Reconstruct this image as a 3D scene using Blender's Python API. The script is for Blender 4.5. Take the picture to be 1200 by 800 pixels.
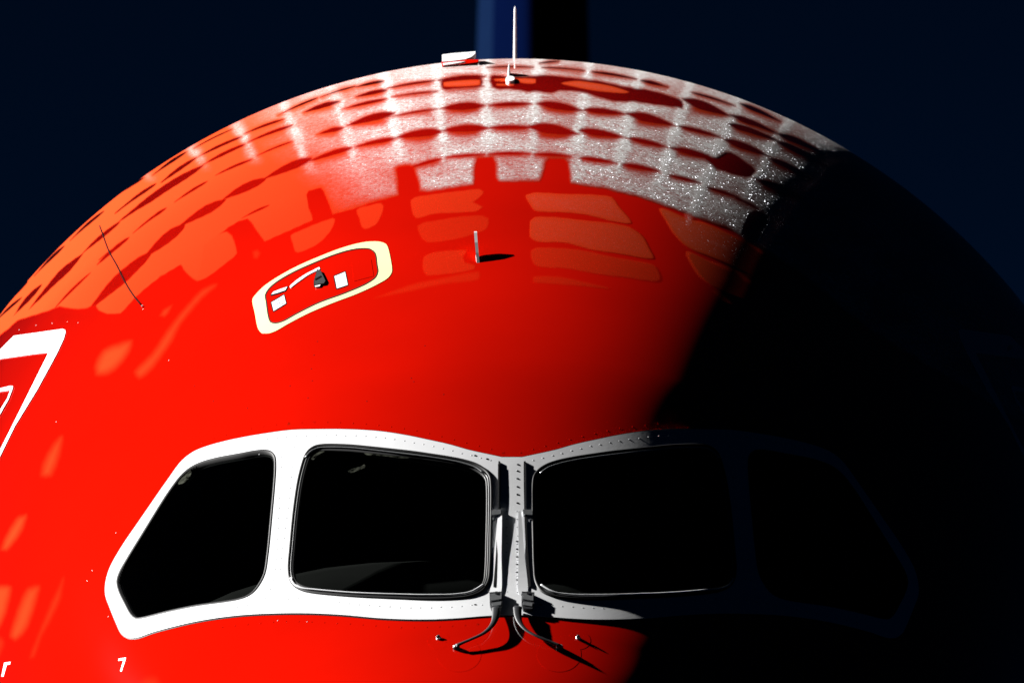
import bpy, bmesh, math, random
import numpy as np
from mathutils import Vector
from mathutils.geometry import delaunay_2d_cdt
random.seed(4); np.random.seed(4)
scn = bpy.context.scene
for o in list(bpy.data.objects): bpy.data.objects.remove(o)

# ------------------------------------------------------------------ camera, sky, sun, exposure
CAM = np.array([.2, -62., -1.5]); YAW = math.atan(.2/64.2); PITCH = .04433; FPX = 18550.
cam = bpy.data.cameras.new('camera'); camo = bpy.data.objects.new('camera', cam)
scn.collection.objects.link(camo); scn.camera = camo
cam.sensor_width = 36; cam.lens = FPX/1200*36; cam.clip_start = 1; cam.clip_end = 5000
camo.location = CAM; camo.rotation_euler = (math.pi/2+PITCH, 0, YAW)
cam.dof.use_dof = True; cam.dof.focus_distance = 65.5; cam.dof.aperture_fstop = 6.5
SUN = Vector((-0.7390, 0.4671, 0.4855)).normalized()
w = bpy.data.worlds.new('World'); scn.world = w; w.use_nodes = True
nt = w.node_tree; bg = nt.nodes['Background']
sky = nt.nodes.new('ShaderNodeTexSky'); sky.sky_type = 'NISHITA'; sky.sun_disc = False
sky.sun_elevation = math.asin(SUN.z); sky.sun_rotation = math.atan2(SUN.x, SUN.y)
sky.altitude = 42000; sky.air_density = 1.0; sky.dust_density = 0; sky.ozone_density = 6
hs = nt.nodes.new('ShaderNodeHueSaturation'); hs.inputs['Saturation'].default_value = 1.34; hs.inputs['Value'].default_value = .36
nt.links.new(sky.outputs[0], hs.inputs['Color']); nt.links.new(hs.outputs[0], bg.inputs[0]); bg.inputs[1].default_value = .05
sl = bpy.data.lights.new('sun', 'SUN'); sl.energy = 5; sl.angle = math.radians(.53); sl.color = (1, .985, .96)
so = bpy.data.objects.new('sun', sl); scn.collection.objects.link(so)
so.rotation_euler = SUN.to_track_quat('Z', 'Y').to_euler(); so.location = (-30, 10, 30)
scn.view_settings.view_transform = 'Standard'; scn.view_settings.look = 'None'
scn.view_settings.exposure = 1.55; scn.view_settings.gamma = 1
scn.render.engine = 'CYCLES'
scn.cycles.max_bounces = 6; scn.cycles.transparent_max_bounces = 12

# ------------------------------------------------------------------ nose shape (metres, x right, y aft, z up)
def pchip(xs, ys):
    xs = np.array(xs, float); ys = np.array(ys, float); h = np.diff(xs); d = np.diff(ys)/h
    m = np.zeros_like(xs)
    for i in range(1, len(xs)-1):
        if d[i-1]*d[i] > 0:
            a = 2*h[i]+h[i-1]; b = h[i]+2*h[i-1]; m[i] = (a+b)/(a/d[i-1]+b/d[i])
    m[0] = d[0]; m[-1] = d[-1]
    def f(x):
        x = np.clip(np.asarray(x, float), xs[0], xs[-1])
        i = np.clip(np.searchsorted(xs, x, side='right')-1, 0, len(xs)-2); t = (x-xs[i])/h[i]
        return (1+2*t)*(1-t)**2*ys[i]+t*(1-t)**2*h[i]*m[i]+t*t*(3-2*t)*ys[i+1]+t*t*(t-1)*h[i]*m[i+1]
    return f
R = 2.885
ST = [0, .06, .2, .45, .8, 1.2, 1.6, 2., 2.4, 3, 4, 5, 6, 7, 8, 9.2, 38, 50, 57]
top = pchip(ST, [-.9, -.72, -.55, -.34, -.1, .14, .38, .65, .93, 1.32, 1.84, 2.25, 2.55, 2.755, 2.855, R, R, 2.75, 2.5])
wid = pchip(ST, [0, .25, .5, .8, 1.08, 1.33, 1.54, 1.72, 1.88, 2.08, 2.35, 2.55, 2.7, 2.8, 2.86, R, R, 1.6, .3])
mid = pchip([0, .5, 1.2, 2, 3, 4.5, 6, 7.5, 38, 50, 57], [-.9, -.82, -.68, -.52, -.36, -.18, -.06, 0, 0, .9, 1.9])
def section(y):
    a = np.maximum(wid(y), 1e-5); m = mid(y); h = np.maximum(top(y)-m, 1e-5)
    return a, m, h, np.minimum(h+.1*np.minimum(y, 1), a*1.0+1e-5)
def F(P):
    a, m, h, hl = section(np.maximum(P[..., 1], 1e-4)); dz = P[..., 2]-m
    return (P[..., 0]/a)**2+(dz/np.where(dz >= 0, h, hl))**2-1
def normal(P):
    e = 1e-4
    g = np.stack([F(P+np.eye(3)[k]*e)-F(P-np.eye(3)[k]*e) for k in range(3)], -1)
    return g/np.linalg.norm(g, axis=-1, keepdims=True)
def ray(q):
    q = np.asarray(q, float); u = (q[..., 0]-600)/FPX; v = (400-q[..., 1])/FPX
    c, s = math.cos(PITCH), math.sin(PITCH); y = c-v*s; z = s+v*c
    c, s = math.cos(YAW), math.sin(YAW)
    return np.stack([u*c-y*s, u*s+y*c, z], -1)
def hit(q):                                   # where a sight line of the survey camera meets the skin
    d = ray(q); n = d.shape[0]; ys = np.linspace(.01, 12, 500); lo = np.full(n, 9.); done = np.zeros(n, bool)
    for y in ys:
        ins = (F(CAM+d*((y-CAM[1])/d[:, 1])[:, None]) < 0) & ~done
        lo[ins] = y; done |= ins
    hi = lo.copy(); l = lo-(ys[1]-ys[0])
    for _ in range(34):
        m = (l+hi)/2; i = F(CAM+d*((m-CAM[1])/d[:, 1])[:, None]) < 0
        hi = np.where(i, m, hi); l = np.where(i, l, m)
    return CAM+d*((hi-CAM[1])/d[:, 1])[:, None]
def onskin(q, h=0.):                          # survey point raised h metres off the skin
    P = hit(np.asarray(q, float)); return P+normal(P)*np.asarray(h, float).reshape(-1, 1)
def at_depth(q, y):
    d = ray(np.asarray(q, float)); return CAM+d*((y-CAM[1])/d[:, 1])[:, None]
def to_survey(P):
    d = P-CAM; c, s = math.cos(YAW), math.sin(YAW); x = d[:, 0]*c+d[:, 1]*s; y = -d[:, 0]*s+d[:, 1]*c
    c, s = math.cos(PITCH), math.sin(PITCH); yy = y*c+d[:, 2]*s; z = -y*s+d[:, 2]*c
    return np.stack([600+FPX*x/yy, 400-FPX*z/yy], -1)

# ------------------------------------------------------------------ materials
def mat(name, col, rough=.5, spec=.5, metal=0., var=.0, vscale=6., bump=0., bscale=200.):
    m = bpy.data.materials.new(name); m.use_nodes = True; n = m.node_tree; b = n.nodes['Principled BSDF']
    b.inputs['Base Color'].default_value = (*col, 1); b.inputs['Roughness'].default_value = rough
    b.inputs['Specular IOR Level'].default_value = spec; b.inputs['Metallic'].default_value = metal
    tc = n.nodes.new('ShaderNodeTexCoord')
    nz = n.nodes.new('ShaderNodeTexNoise'); nz.inputs['Scale'].default_value = vscale; nz.inputs['Detail'].default_value = 6
    n.links.new(tc.outputs['Object'], nz.inputs['Vector'])
    mx = n.nodes.new('ShaderNodeMix'); mx.data_type = 'RGBA'; mx.blend_type = 'MULTIPLY'; mx.inputs[0].default_value = 1
    mx.inputs[6].default_value = (*col, 1)
    rp = n.nodes.new('ShaderNodeMapRange'); rp.inputs[1].default_value = .3; rp.inputs[2].default_value = .7
    rp.inputs[3].default_value = 1-var; rp.inputs[4].default_value = 1+var
    n.links.new(nz.outputs[0], rp.inputs[0]); n.links.new(rp.outputs[0], mx.inputs[7])
    n.links.new(mx.outputs[2], b.inputs['Base Color'])
    if bump:
        nb = n.nodes.new('ShaderNodeTexNoise'); nb.inputs['Scale'].default_value = bscale; nb.inputs['Detail'].default_value = 4
        bp = n.nodes.new('ShaderNodeBump'); bp.inputs['Strength'].default_value = bump; bp.inputs['Distance'].default_value = .002
        n.links.new(tc.outputs['Object'], nb.inputs['Vector']); n.links.new(nb.outputs[0], bp.inputs['Height'])
        n.links.new(bp.outputs[0], b.inputs['Normal'])
    return m
RED = mat('red_paint', (.70, .0052, .0006), .03, .5, var=.09, vscale=.9)
_b = RED.node_tree.nodes['Principled BSDF']; _b.inputs['Coat Weight'].default_value = 1; _b.inputs['Coat Roughness'].default_value = .025; _b.inputs['Coat IOR'].default_value = 1.8
WHITE = mat('white_paint', (.84, .85, .87), .5, .1, var=.03, vscale=9, bump=.05, bscale=60)
CREAM = mat('cream_paint', (.88, .84, .40), .5, .1, var=.02)
RUBBER = mat('black_rubber', (.010, .010, .011), .55, .12, var=.2)
METAL = mat('bare_metal', (.62, .64, .66), .32, .5, metal=.85, var=.1, vscale=80)
DARK = mat('dark_metal', (.022, .023, .026), .5, .22, var=.2, vscale=60)
GREY = mat('grey_paint', (.36, .38, .42), .4, .4, var=.06, vscale=30)
RIVET = mat('rivet_metal', (.42, .43, .45), .4, .4, var=.2, vscale=300)
BLACKHOLE = mat('screw_recess', (.012, .011, .012), .8, 0)
SEALANT = mat('sealant_grey', (.07, .072, .075), .45, .2, var=.1)
TRIM = mat('trim_metal', (.72, .73, .75), .35, .3, var=.1, vscale=60)
NAVY = mat('navy_paint', (.0006, .0024, .017), .6, 0, var=.05)
BLUE = mat('blue_paint', (.0028, .0085, .030), .6, 0, var=.05)
LINING = mat('cockpit_lining', (.014, .014, .015), .8, .1, var=.1)
SHIELD = mat('glareshield_cover', (.018, .018, .017), .9, .1, var=.2)
SEAT = mat('seat_fabric', (.03, .03, .035), .9, .1, var=.2)
PALE = mat('pale_glint', (.5, .55, .45), .5, .3)

def schlick(n, f0):                            # reflectance of a thin film, alike from both sides
    g = n.nodes.new('ShaderNodeNewGeometry'); d = n.nodes.new('ShaderNodeVectorMath'); d.operation = 'DOT_PRODUCT'
    n.links.new(g.outputs['Normal'], d.inputs[0]); n.links.new(g.outputs['Incoming'], d.inputs[1]); x = d.outputs['Value']
    for op, v, first in (('ABSOLUTE', None, 1), ('SUBTRACT', 1., 0), ('POWER', 5., 1), ('MULTIPLY', 1-f0, 1), ('ADD', f0, 1)):
        m = n.nodes.new('ShaderNodeMath'); m.operation = op; n.links.new(x, m.inputs[0 if first else 1])
        if v is not None: m.inputs[1 if first else 0].default_value = v
        x = m.outputs[0]
    return x
def glass_mat():
    m = bpy.data.materials.new('tinted_glass'); m.use_nodes = True; n = m.node_tree
    for x in list(n.nodes): n.nodes.remove(x)
    out = n.nodes.new('ShaderNodeOutputMaterial'); mx = n.nodes.new('ShaderNodeMixShader')
    tr = n.nodes.new('ShaderNodeBsdfTransparent'); tr.inputs[0].default_value = (.36, .38, .37, 1)
    gl = n.nodes.new('ShaderNodeBsdfGlossy'); gl.inputs['Roughness'].default_value = .03
    n.links.new(schlick(n, .04), mx.inputs[0]); n.links.new(tr.outputs[0], mx.inputs[1]); n.links.new(gl.outputs[0], mx.inputs[2])
    n.links.new(mx.outputs[0], out.inputs[0]); return m
GLASS = glass_mat()

def frost_mat():
    m = bpy.data.materials.new('frost_and_reflections'); m.use_nodes = True; n = m.node_tree
    for x in list(n.nodes): n.nodes.remove(x)
    N = lambda t: n.nodes.new(t); L = n.links.new
    def math_(op, a, b=None, clamp=False):
        x = N('ShaderNodeMath'); x.operation = op; x.use_clamp = clamp
        for i, v in enumerate((a, b)):
            if v is None: continue
            if isinstance(v, (int, float)): x.inputs[i].default_value = v
            else: L(v, x.inputs[i])
        return x.outputs[0]
    out = N('ShaderNodeOutputMaterial'); tc = N('ShaderNodeTexCoord')
    fa = N('ShaderNodeAttribute'); fa.attribute_name = 'film'; ra = N('ShaderNodeAttribute'); ra.attribute_name = 'rime'
    film, rime = fa.outputs['Fac'], ra.outputs['Fac']
    nz = N('ShaderNodeTexNoise'); nz.inputs['Scale'].default_value = 28; nz.inputs['Detail'].default_value = 5; nz.inputs['Roughness'].default_value = .65
    L(tc.outputs['Object'], nz.inputs['Vector'])
    vo = N('ShaderNodeTexVoronoi'); vo.inputs['Scale'].default_value = 280; L(tc.outputs['Object'], vo.inputs['Vector'])
    sep = N('ShaderNodeSeparateColor'); L(vo.outputs['Color'], sep.inputs[0])
    vg = N('ShaderNodeTexVoronoi'); vg.inputs['Scale'].default_value = 95; L(tc.outputs['Object'], vg.inputs['Vector'])
    sep2 = N('ShaderNodeSeparateColor'); L(vg.outputs['Color'], sep2.inputs[0])
    big = N('ShaderNodeMapRange'); big.inputs[1].default_value = .3; big.inputs[2].default_value = .7; big.inputs[3].default_value = .68; big.inputs[4].default_value = 1.25
    L(nz.outputs[0], big.inputs[0])
    grain = N('ShaderNodeMapRange'); grain.inputs[3].default_value = .42; grain.inputs[4].default_value = 1.62; L(sep2.outputs[0], grain.inputs[0])
    r = math_('MULTIPLY', math_('MULTIPLY', rime, big.outputs[0]), grain.outputs[0], True)
    g0 = N('ShaderNodeNewGeometry'); dt = N('ShaderNodeVectorMath'); dt.operation = 'DOT_PRODUCT'; L(g0.outputs['Normal'], dt.inputs[0]); L(g0.outputs['Incoming'], dt.inputs[1])
    slant = math_('DIVIDE', 1., math_('MAXIMUM', math_('ABSOLUTE', dt.outputs['Value']), .12))
    depth = math_('MULTIPLY', math_('MULTIPLY', film, .075), slant)          # 1-exp(-depth): longer path at a slant
    wet = math_('SUBTRACT', 1., math_('POWER', 2.71828, math_('MULTIPLY', depth, -1.)))
    ra_ = math_('MULTIPLY', r, .92); alpha = math_('ADD', math_('MULTIPLY', wet, math_('SUBTRACT', 1., ra_)), ra_, True)
    col = N('ShaderNodeMix'); col.data_type = 'RGBA'; col.inputs[6].default_value = (1, .105, .024, 1); col.inputs[7].default_value = (.64, .625, .61, 1)  # film orange; also paints the reflected-light streaks on the left flank
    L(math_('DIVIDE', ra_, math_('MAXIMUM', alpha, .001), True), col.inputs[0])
    df = N('ShaderNodeBsdfDiffuse'); df.inputs['Roughness'].default_value = 0; L(col.outputs[2], df.inputs[0])
    # crystal facets: each cell has its own tilt and flashes when it mirrors the sun
    geo = N('ShaderNodeNewGeometry')
    v1 = N('ShaderNodeVectorMath'); v1.operation = 'SUBTRACT'; v1.inputs[1].default_value = (.5, .5, .5); L(vo.outputs['Color'], v1.inputs[0])
    v2 = N('ShaderNodeVectorMath'); v2.operation = 'SCALE'; v2.inputs['Scale'].default_value = 2.6; L(v1.outputs[0], v2.inputs[0])
    v3 = N('ShaderNodeVectorMath'); v3.operation = 'ADD'; L(v2.outputs[0], v3.inputs[0]); L(geo.outputs['Normal'], v3.inputs[1])
    v4 = N('ShaderNodeVectorMath'); v4.operation = 'NORMALIZE'; L(v3.outputs[0], v4.inputs[0])
    gl = N('ShaderNodeBsdfGlossy'); gl.inputs['Roughness'].default_value = .36; gl.inputs[0].default_value = (.9, .92, 1, 1); L(v4.outputs[0], gl.inputs['Normal'])
    m1 = N('ShaderNodeMixShader'); L(math_('MULTIPLY', r, .11, True), m1.inputs[0]); L(df.outputs[0], m1.inputs[1]); L(gl.outputs[0], m1.inputs[2])
    ma = N('ShaderNodeAttribute'); ma.attribute_name = 'melt'; fr = schlick(n, .08)
    t0 = N('ShaderNodeBsdfTransparent'); w0 = N('ShaderNodeBsdfGlossy'); w0.inputs['Roughness'].default_value = .03; tr = N('ShaderNodeMixShader')
    L(math_('MULTIPLY', fr, ma.outputs['Fac']), tr.inputs[0]); L(t0.outputs[0], tr.inputs[1]); L(w0.outputs[0], tr.inputs[2]); m2 = N('ShaderNodeMixShader')
    L(alpha, m2.inputs[0]); L(tr.outputs[0], m2.inputs[1]); L(m1.outputs[0], m2.inputs[2]); L(m2.outputs[0], out.inputs[0])
    return m
FROST = frost_mat()

# ------------------------------------------------------------------ mesh helpers
def link(name, me, m, parent=None, smooth=True):
    ms = m if isinstance(m, (list, tuple)) else [m]
    for x in ms: me.materials.append(x)
    if smooth: me.polygons.foreach_set('use_smooth', np.ones(len(me.polygons), bool))
    o = bpy.data.objects.new(name, me); scn.collection.objects.link(o)
    if parent: o.parent = parent
    return o
def from_data(name, V, Fc, m, parent=None, smooth=True):
    me = bpy.data.meshes.new(name); me.from_pydata([tuple(v) for v in V], [], [tuple(f) for f in Fc]); me.update()
    return link(name, me, m, parent, smooth)
def grid_mesh(name, P, keep=None):            # P: (nu, nv, 3) lattice of points -> quads
    nu, nv = P.shape[:2]; idx = np.arange(nu*nv).reshape(nu, nv)
    q = np.stack([idx[:-1, :-1], idx[:-1, 1:], idx[1:, 1:], idx[1:, :-1]], -1).reshape(-1, 4)
    if keep is not None: q = q[keep.reshape(-1)]
    used = np.unique(q); re = np.full(nu*nv, -1); re[used] = np.arange(len(used)); q = re[q]
    V = P.reshape(-1, 3)[used]
    me = bpy.data.meshes.new(name); me.vertices.add(len(V)); me.vertices.foreach_set('co', V.astype(np.float32).ravel())
    me.loops.add(q.size); me.loops.foreach_set('vertex_index', q.astype(np.int32).ravel())
    me.polygons.add(len(q)); me.polygons.foreach_set('loop_start', np.arange(0, q.size, 4, dtype=np.int32))
    me.update(calc_edges=True); me.validate(); return me, used
def smooth_loop(p, step=3., closed=True, tight=.0):   # Catmull-Rom through traced points, even spacing
    p = np.asarray(p, float); n = len(p); out = []
    rng = range(n if closed else n-1)
    for i in rng:
        if closed: a, b, c, d = p[i-1], p[i], p[(i+1) % n], p[(i+2) % n]
        else: a, b, c, d = p[max(i-1, 0)], p[i], p[i+1], p[min(i+2, n-1)]
        L = np.linalg.norm(c-b); k = max(1, int(round(L/step)))
        la = max(np.linalg.norm(b-a), 1e-6); lc = max(np.linalg.norm(d-c), 1e-6)
        m1 = ((b-a)/la+(c-b)/max(L, 1e-6))*.5*min(L, 1.6*la); m2 = ((c-b)/max(L, 1e-6)+(d-c)/lc)*.5*min(L, 1.6*lc)
        for t in np.arange(k)/k:
            out.append((2*t**3-3*t*t+1)*b+(t**3-2*t*t+t)*m1+(-2*t**3+3*t*t)*c+(t**3-t*t)*m2)
    if not closed: out.append(p[-1])
    return np.array(out)
def area(p): return .5*np.sum(p[:, 0]*np.roll(p[:, 1], -1)-np.roll(p[:, 0], -1)*p[:, 1])
def inside(poly, q):
    x, y = q[:, 0], q[:, 1]; r = np.zeros(len(q), bool); n = len(poly)
    for i in range(n):
        x1, y1 = poly[i]; x2, y2 = poly[(i+1) % n]
        if y1 == y2: continue
        c = ((y1 > y) != (y2 > y)) & (x < (x2-x1)*(y-y1)/(y2-y1)+x1); r ^= c
    return r
def inset(p, d):                              # shift a closed loop inwards by d
    p = np.asarray(p, float); t = np.roll(p, -1, 0)-np.roll(p, 1, 0); t /= np.maximum(np.linalg.norm(t, axis=1, keepdims=True), 1e-9)
    n = np.stack([-t[:, 1], t[:, 0]], -1)*(1 if area(p) > 0 else -1)
    return p+n*d
def flip(p): p = np.array(p, float); p[:, 0] = 1200-p[:, 0]; return p[::-1]
def sheet(name, outer, m, h0, h1, parent=None, holes=(), grid=14., smooth=True, proj=None, close=False):
    """plate laid on the skin: top face at height h1, edge going down to h0"""
    proj = proj or onskin
    pts = [tuple(p) for p in outer]; edges = [(i, (i+1) % len(outer)) for i in range(len(outer))]
    for hl in holes:
        k = len(pts); pts += [tuple(p) for p in hl]; edges += [(k+i, k+(i+1) % len(hl)) for i in range(len(hl))]
    if grid:
        lo, hi = np.min(outer, 0), np.max(outer, 0)
        g = np.stack(np.meshgrid(np.arange(lo[0], hi[0], grid), np.arange(lo[1], hi[1], grid)), -1).reshape(-1, 2)
        if len(g):
            k = inside(outer, g) & inside(inset(outer, grid*.35), g)
            for hl in holes: k &= ~inside(inset(hl, -grid*.35), g)
            pts += [tuple(p) for p in g[k]]
    v, e, f, *_ = delaunay_2d_cdt([Vector(p) for p in pts], edges, [], 0, 1e-5)
    v = np.array([tuple(p) for p in v])
    cen = np.array([v[list(t)].mean(0) for t in f]); k = inside(outer, cen)
    for hl in holes: k &= ~inside(hl, cen)
    ta = lambda t: abs((v[t[1]]-v[t[0]])[0]*(v[t[2]]-v[t[0]])[1]-(v[t[1]]-v[t[0]])[1]*(v[t[2]]-v[t[0]])[0])
    f = [t for t, kk in zip(f, k) if kk and ta(t) > 1e-3]
    P1 = proj(v, h1(v) if callable(h1) else np.full(len(v), h1)); P0 = proj(v, h0(v) if callable(h0) else np.full(len(v), h0))
    cnt = {}
    faces = []
    for t in f:
        t = list(t); a, b, c = P1[t[0]], P1[t[1]], P1[t[2]]
        if np.dot(np.cross(b-a, c-a), CAM-a) < 0: t = t[::-1]
        faces.append(t)
        for i in range(len(t)): cnt[(t[i], t[(i+1) % len(t)])] = 1
    nb = len(v); bd = [(a, b) for (a, b) in cnt if (b, a) not in cnt]
    # skirt has its own top verts so the edge stays crisp
    V = [*P1]; mp = {}
    for a, b in bd:
        for q in (a, b):
            if q not in mp: mp[q] = len(V); V += [P1[q], P0[q]]
        faces.append([mp[b], mp[a], mp[a]+1, mp[b]+1])
    if close:
        k0 = len(V); V += [*P0]; faces += [[k0+i for i in t][::-1] for t in faces[:len(f)]]
    return from_data(name, V, faces, m, parent, smooth)
def ring(name, loop, prof, m, parent=None):   # prof: (inward shift, height) pairs lofted round a closed loop
    n = len(loop); V = []; Fc = []
    for d, h in prof: V += list(onskin(inset(loop, d), h))
    for j in range(len(prof)-1):
        for i in range(n): k = (i+1) % n; Fc.append((j*n+i, j*n+k, (j+1)*n+k, (j+1)*n+i))
    a, b, c = V[0], V[1], V[n]
    if np.dot(np.cross(b-a, c-a), CAM-a) < 0: Fc = [f[::-1] for f in Fc]
    return from_data(name, V, Fc, m, parent)
def tube(name, P, r, m, parent=None, n=10, flat=1.):
    P = np.asarray(P, float); r = np.broadcast_to(np.asarray(r, float), (len(P),)); V = []; Fc = []
    for i in range(len(P)):
        t = P[min(i+1, len(P)-1)]-P[max(i-1, 0)]; t /= np.linalg.norm(t)
        up = np.array([0, -.5, .86]); s = np.cross(t, up); s /= np.linalg.norm(s); u = np.cross(s, t)
        for k in range(n):
            a = 2*math.pi*k/n; V.append(P[i]+r[i]*(math.cos(a)*s+flat*math.sin(a)*u))
    for i in range(len(P)-1):
        for k in range(n): Fc.append((i*n+k, i*n+(k+1) % n, (i+1)*n+(k+1) % n, (i+1)*n+k))
    Fc += [tuple(range(n))[::-1], tuple(range((len(P)-1)*n, len(P)*n))]
    return from_data(name, V, Fc, m, parent)
def domes(name, pts, rad, ht, m, parent, base=.004):   # many tiny fastener heads joined
    P = onskin(pts, base); Nn = normal(P); V = []; Fc = []; k = 8
    for p, n in zip(P, Nn):
        a = np.cross(n, [0, 0, 1.]); a /= np.linalg.norm(a); b = np.cross(n, a); i0 = len(V)
        for rr, hh in ((1, -.002), (.95, .35*ht), (.6, .85*ht)):
            for j in range(k):
                t = 2*math.pi*j/k; V.append(p+rad*rr*(math.cos(t)*a+math.sin(t)*b)+n*hh)
        V.append(p+n*ht)
        for l in (0, 1):
            for j in range(k): Fc.append((i0+l*k+j, i0+l*k+(j+1) % k, i0+(l+1)*k+(j+1) % k, i0+(l+1)*k+j))
        for j in range(k): Fc.append((i0+2*k+j, i0+2*k+(j+1) % k, i0+3*k))
    o = from_data(name, V, Fc, m, parent); o['kind'] = 'stuff'; return o
def cyl(name, q, r, h0, h1, m, parent, n=20, bevel=.25):
    P = onskin([q])[0]; nn = normal(P[None])[0]; a = np.cross(nn, [0, 0, 1.]); a /= np.linalg.norm(a); b = np.cross(nn, a); V = []; Fc = []
    prof = [(r, h0), (r, h1-bevel*r), (r*(1-bevel*.8), h1)]
    for rr, hh in prof:
        for j in range(n): t = 2*math.pi*j/n; V.append(P+rr*(math.cos(t)*a+math.sin(t)*b)+nn*hh)
    for l in range(2):
        for j in range(n): Fc.append((l*n+j, l*n+(j+1) % n, (l+1)*n+(j+1) % n, (l+1)*n+j))
    Fc.append(tuple(range(2*n, 3*n)))
    return from_data(name, V, Fc, m, parent, False)

# ------------------------------------------------------------------ the aircraft
AIR = bpy.data.objects.new('airliner', None); scn.collection.objects.link(AIR)
AIR['label'] = 'red airliner nose with white framed cockpit windows and frost on its crown'; AIR['category'] = 'airliner'

# traced outlines of the left half (survey camera, 1200 x 800)
FRAME_L = [(588, 536.3), (575, 533.5), (550, 528), (525, 521), (500, 515.5), (480, 511.3), (450, 506.5), (425, 504.4), (400, 503.5), (375, 503.6), (343, 504.4),
    (308, 509), (285, 513), (262, 518), (240, 524.4), (227, 530), (214, 540), (197.5, 562), (165, 609), (142, 643), (129, 667), (124.5, 684), (124.5, 697),
    (129, 710), (138, 732), (143, 742), (150, 747), (160, 747.4), (181, 740.5), (230, 728.5), (279, 721.5), (327, 719), (365, 719), (400, 720.7), (450, 725),
    (500, 726.3), (533, 725), (567, 722.3), (590, 721)]
SIDE = [(324, 545), (323, 535), (319, 529.5), (312, 527.3), (300, 528), (282, 531.3), (253, 536.7), (236, 541.5), (223.5, 547.5), (213, 556), (197.5, 576), (165, 627.7), (149, 653.6),
    (139.5, 670.6), (136.5, 681), (138.5, 692), (145.5, 707), (153, 720.5), (159, 725.5), (168, 725), (197.5, 717.7), (230, 711), (262, 706.5), (279, 703.6), (290, 700), (298, 694.5),
    (306, 684), (311.5, 672), (315, 650), (319, 610), (323.3, 562)]
FRONT = [(356.7, 535), (362, 527.5), (370, 522.7), (382, 521), (410, 521.7), (435, 524), (460, 526.7), (485, 529.5), (507, 532.7), (528, 536), (547, 540), (560, 544.5), (570, 551), (575.5, 559), (577, 570),
    (577.2, 595), (576.5, 630), (575.5, 665), (573.5, 682), (566.7, 693.5), (552, 700.5), (535, 703), (505, 704), (467, 702.7), (410, 700), (367, 696), (353.3, 692.7), (344, 687), (339, 679), (337.3, 666.7), (339.3, 640), (344, 593), (350, 557)]
outer = np.vstack([smooth_loop(np.array(FRAME_L), 4, closed=False)[::-1], smooth_loop(flip(FRAME_L)[::-1], 4, closed=False)])
side = smooth_loop(SIDE, 3.5); front = smooth_loop(FRONT, 3.5)
holes = [side, front, flip(side), flip(front)]

# fuselage skin: open behind the window frame, cabin continues to the tail
sy = np.concatenate([np.linspace(0, 1, 60)**2*.5, np.arange(.52, 3.6, .014), np.arange(3.6, 9.2, .022), np.linspace(9.25, 12, 12), np.linspace(14, 57, 40)])
th = np.linspace(-math.pi, math.pi, 641)
a, m_, h, hl = section(sy); ct, sn = np.cos(th), np.sin(th)
P = np.stack([a[:, None]*sn[None], np.repeat(sy[:, None], len(th), 1), m_[:, None]+np.where(ct[None] >= 0, h[:, None], hl[:, None])*ct[None]], -1)
cen = (P[:-1, :-1]+P[1:, 1:])/2; c2 = to_survey(cen.reshape(-1, 3)); front_half = (cen[..., 1].ravel() < 4.3) & (cen[..., 2].ravel() > -.6)
cut = np.zeros(len(c2), bool); ix = np.where(front_half)[0]; cut[ix] = inside(inset(outer, 5.5), c2[ix])
me, used = grid_mesh('fuselage_skin', P, ~cut.reshape(cen.shape[:2]))
SKIN = link('fuselage_skin', me, RED, AIR)

# ------------------------------------------------------------------ frost over the crown, painted reflection streaks on the left flank
def capsule(q, a, b, wmax):                   # lens shaped melt gap from a to b: signed distance, and one that runs out slowly below
    a = np.array(a, float); b = np.array(b, float); d = b-a; L = np.linalg.norm(d); d /= L; a = a-d*5; b = b+d*5; L += 10
    t = (q-a)@d/L; off = (q-a)@np.array([-d[1], d[0]]) + np.sin(np.clip(t, 0, 1)*math.pi)*L*.018
    cx = .5*(a[0]+b[0]); k = np.clip((cx-590)/110, -1, 1); p1 = .95-.25*k; p2 = .95+.25*k; tm = p1/(p1+p2); pk = tm**p1*(1-tm)**p2
    tt = np.clip(t, 0, 1); half = wmax*.47*tt**p1*(1-tt)**p2/pk
    out = -np.hypot(np.minimum(np.abs(off), 99), np.maximum(-t, t-1).clip(0)*L)-.01
    inn = (t > 0) & (t < 1)
    return np.where(inn, half-np.abs(off), out), np.where(inn, half-np.where(off > 0, off*.55, -off), out)
def sd_poly(q, poly):                         # signed distance, inside > 0
    poly = np.asarray(poly, float); dmin = np.full(len(q), 1e9)
    for i in range(len(poly)):
        a = poly[i]; b = poly[(i+1) % len(poly)]; e = b-a; t = np.clip(((q-a)@e)/max(e@e, 1e-9), 0, 1)
        dmin = np.minimum(dmin, np.hypot(*(q-a-t[:, None]*e).T))
    return np.where(inside(poly, q), dmin, -dmin)
def sstep(x, lo, hi): t = np.clip((x-lo)/(hi-lo), 0, 1); return t*t*(3-2*t)

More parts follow.
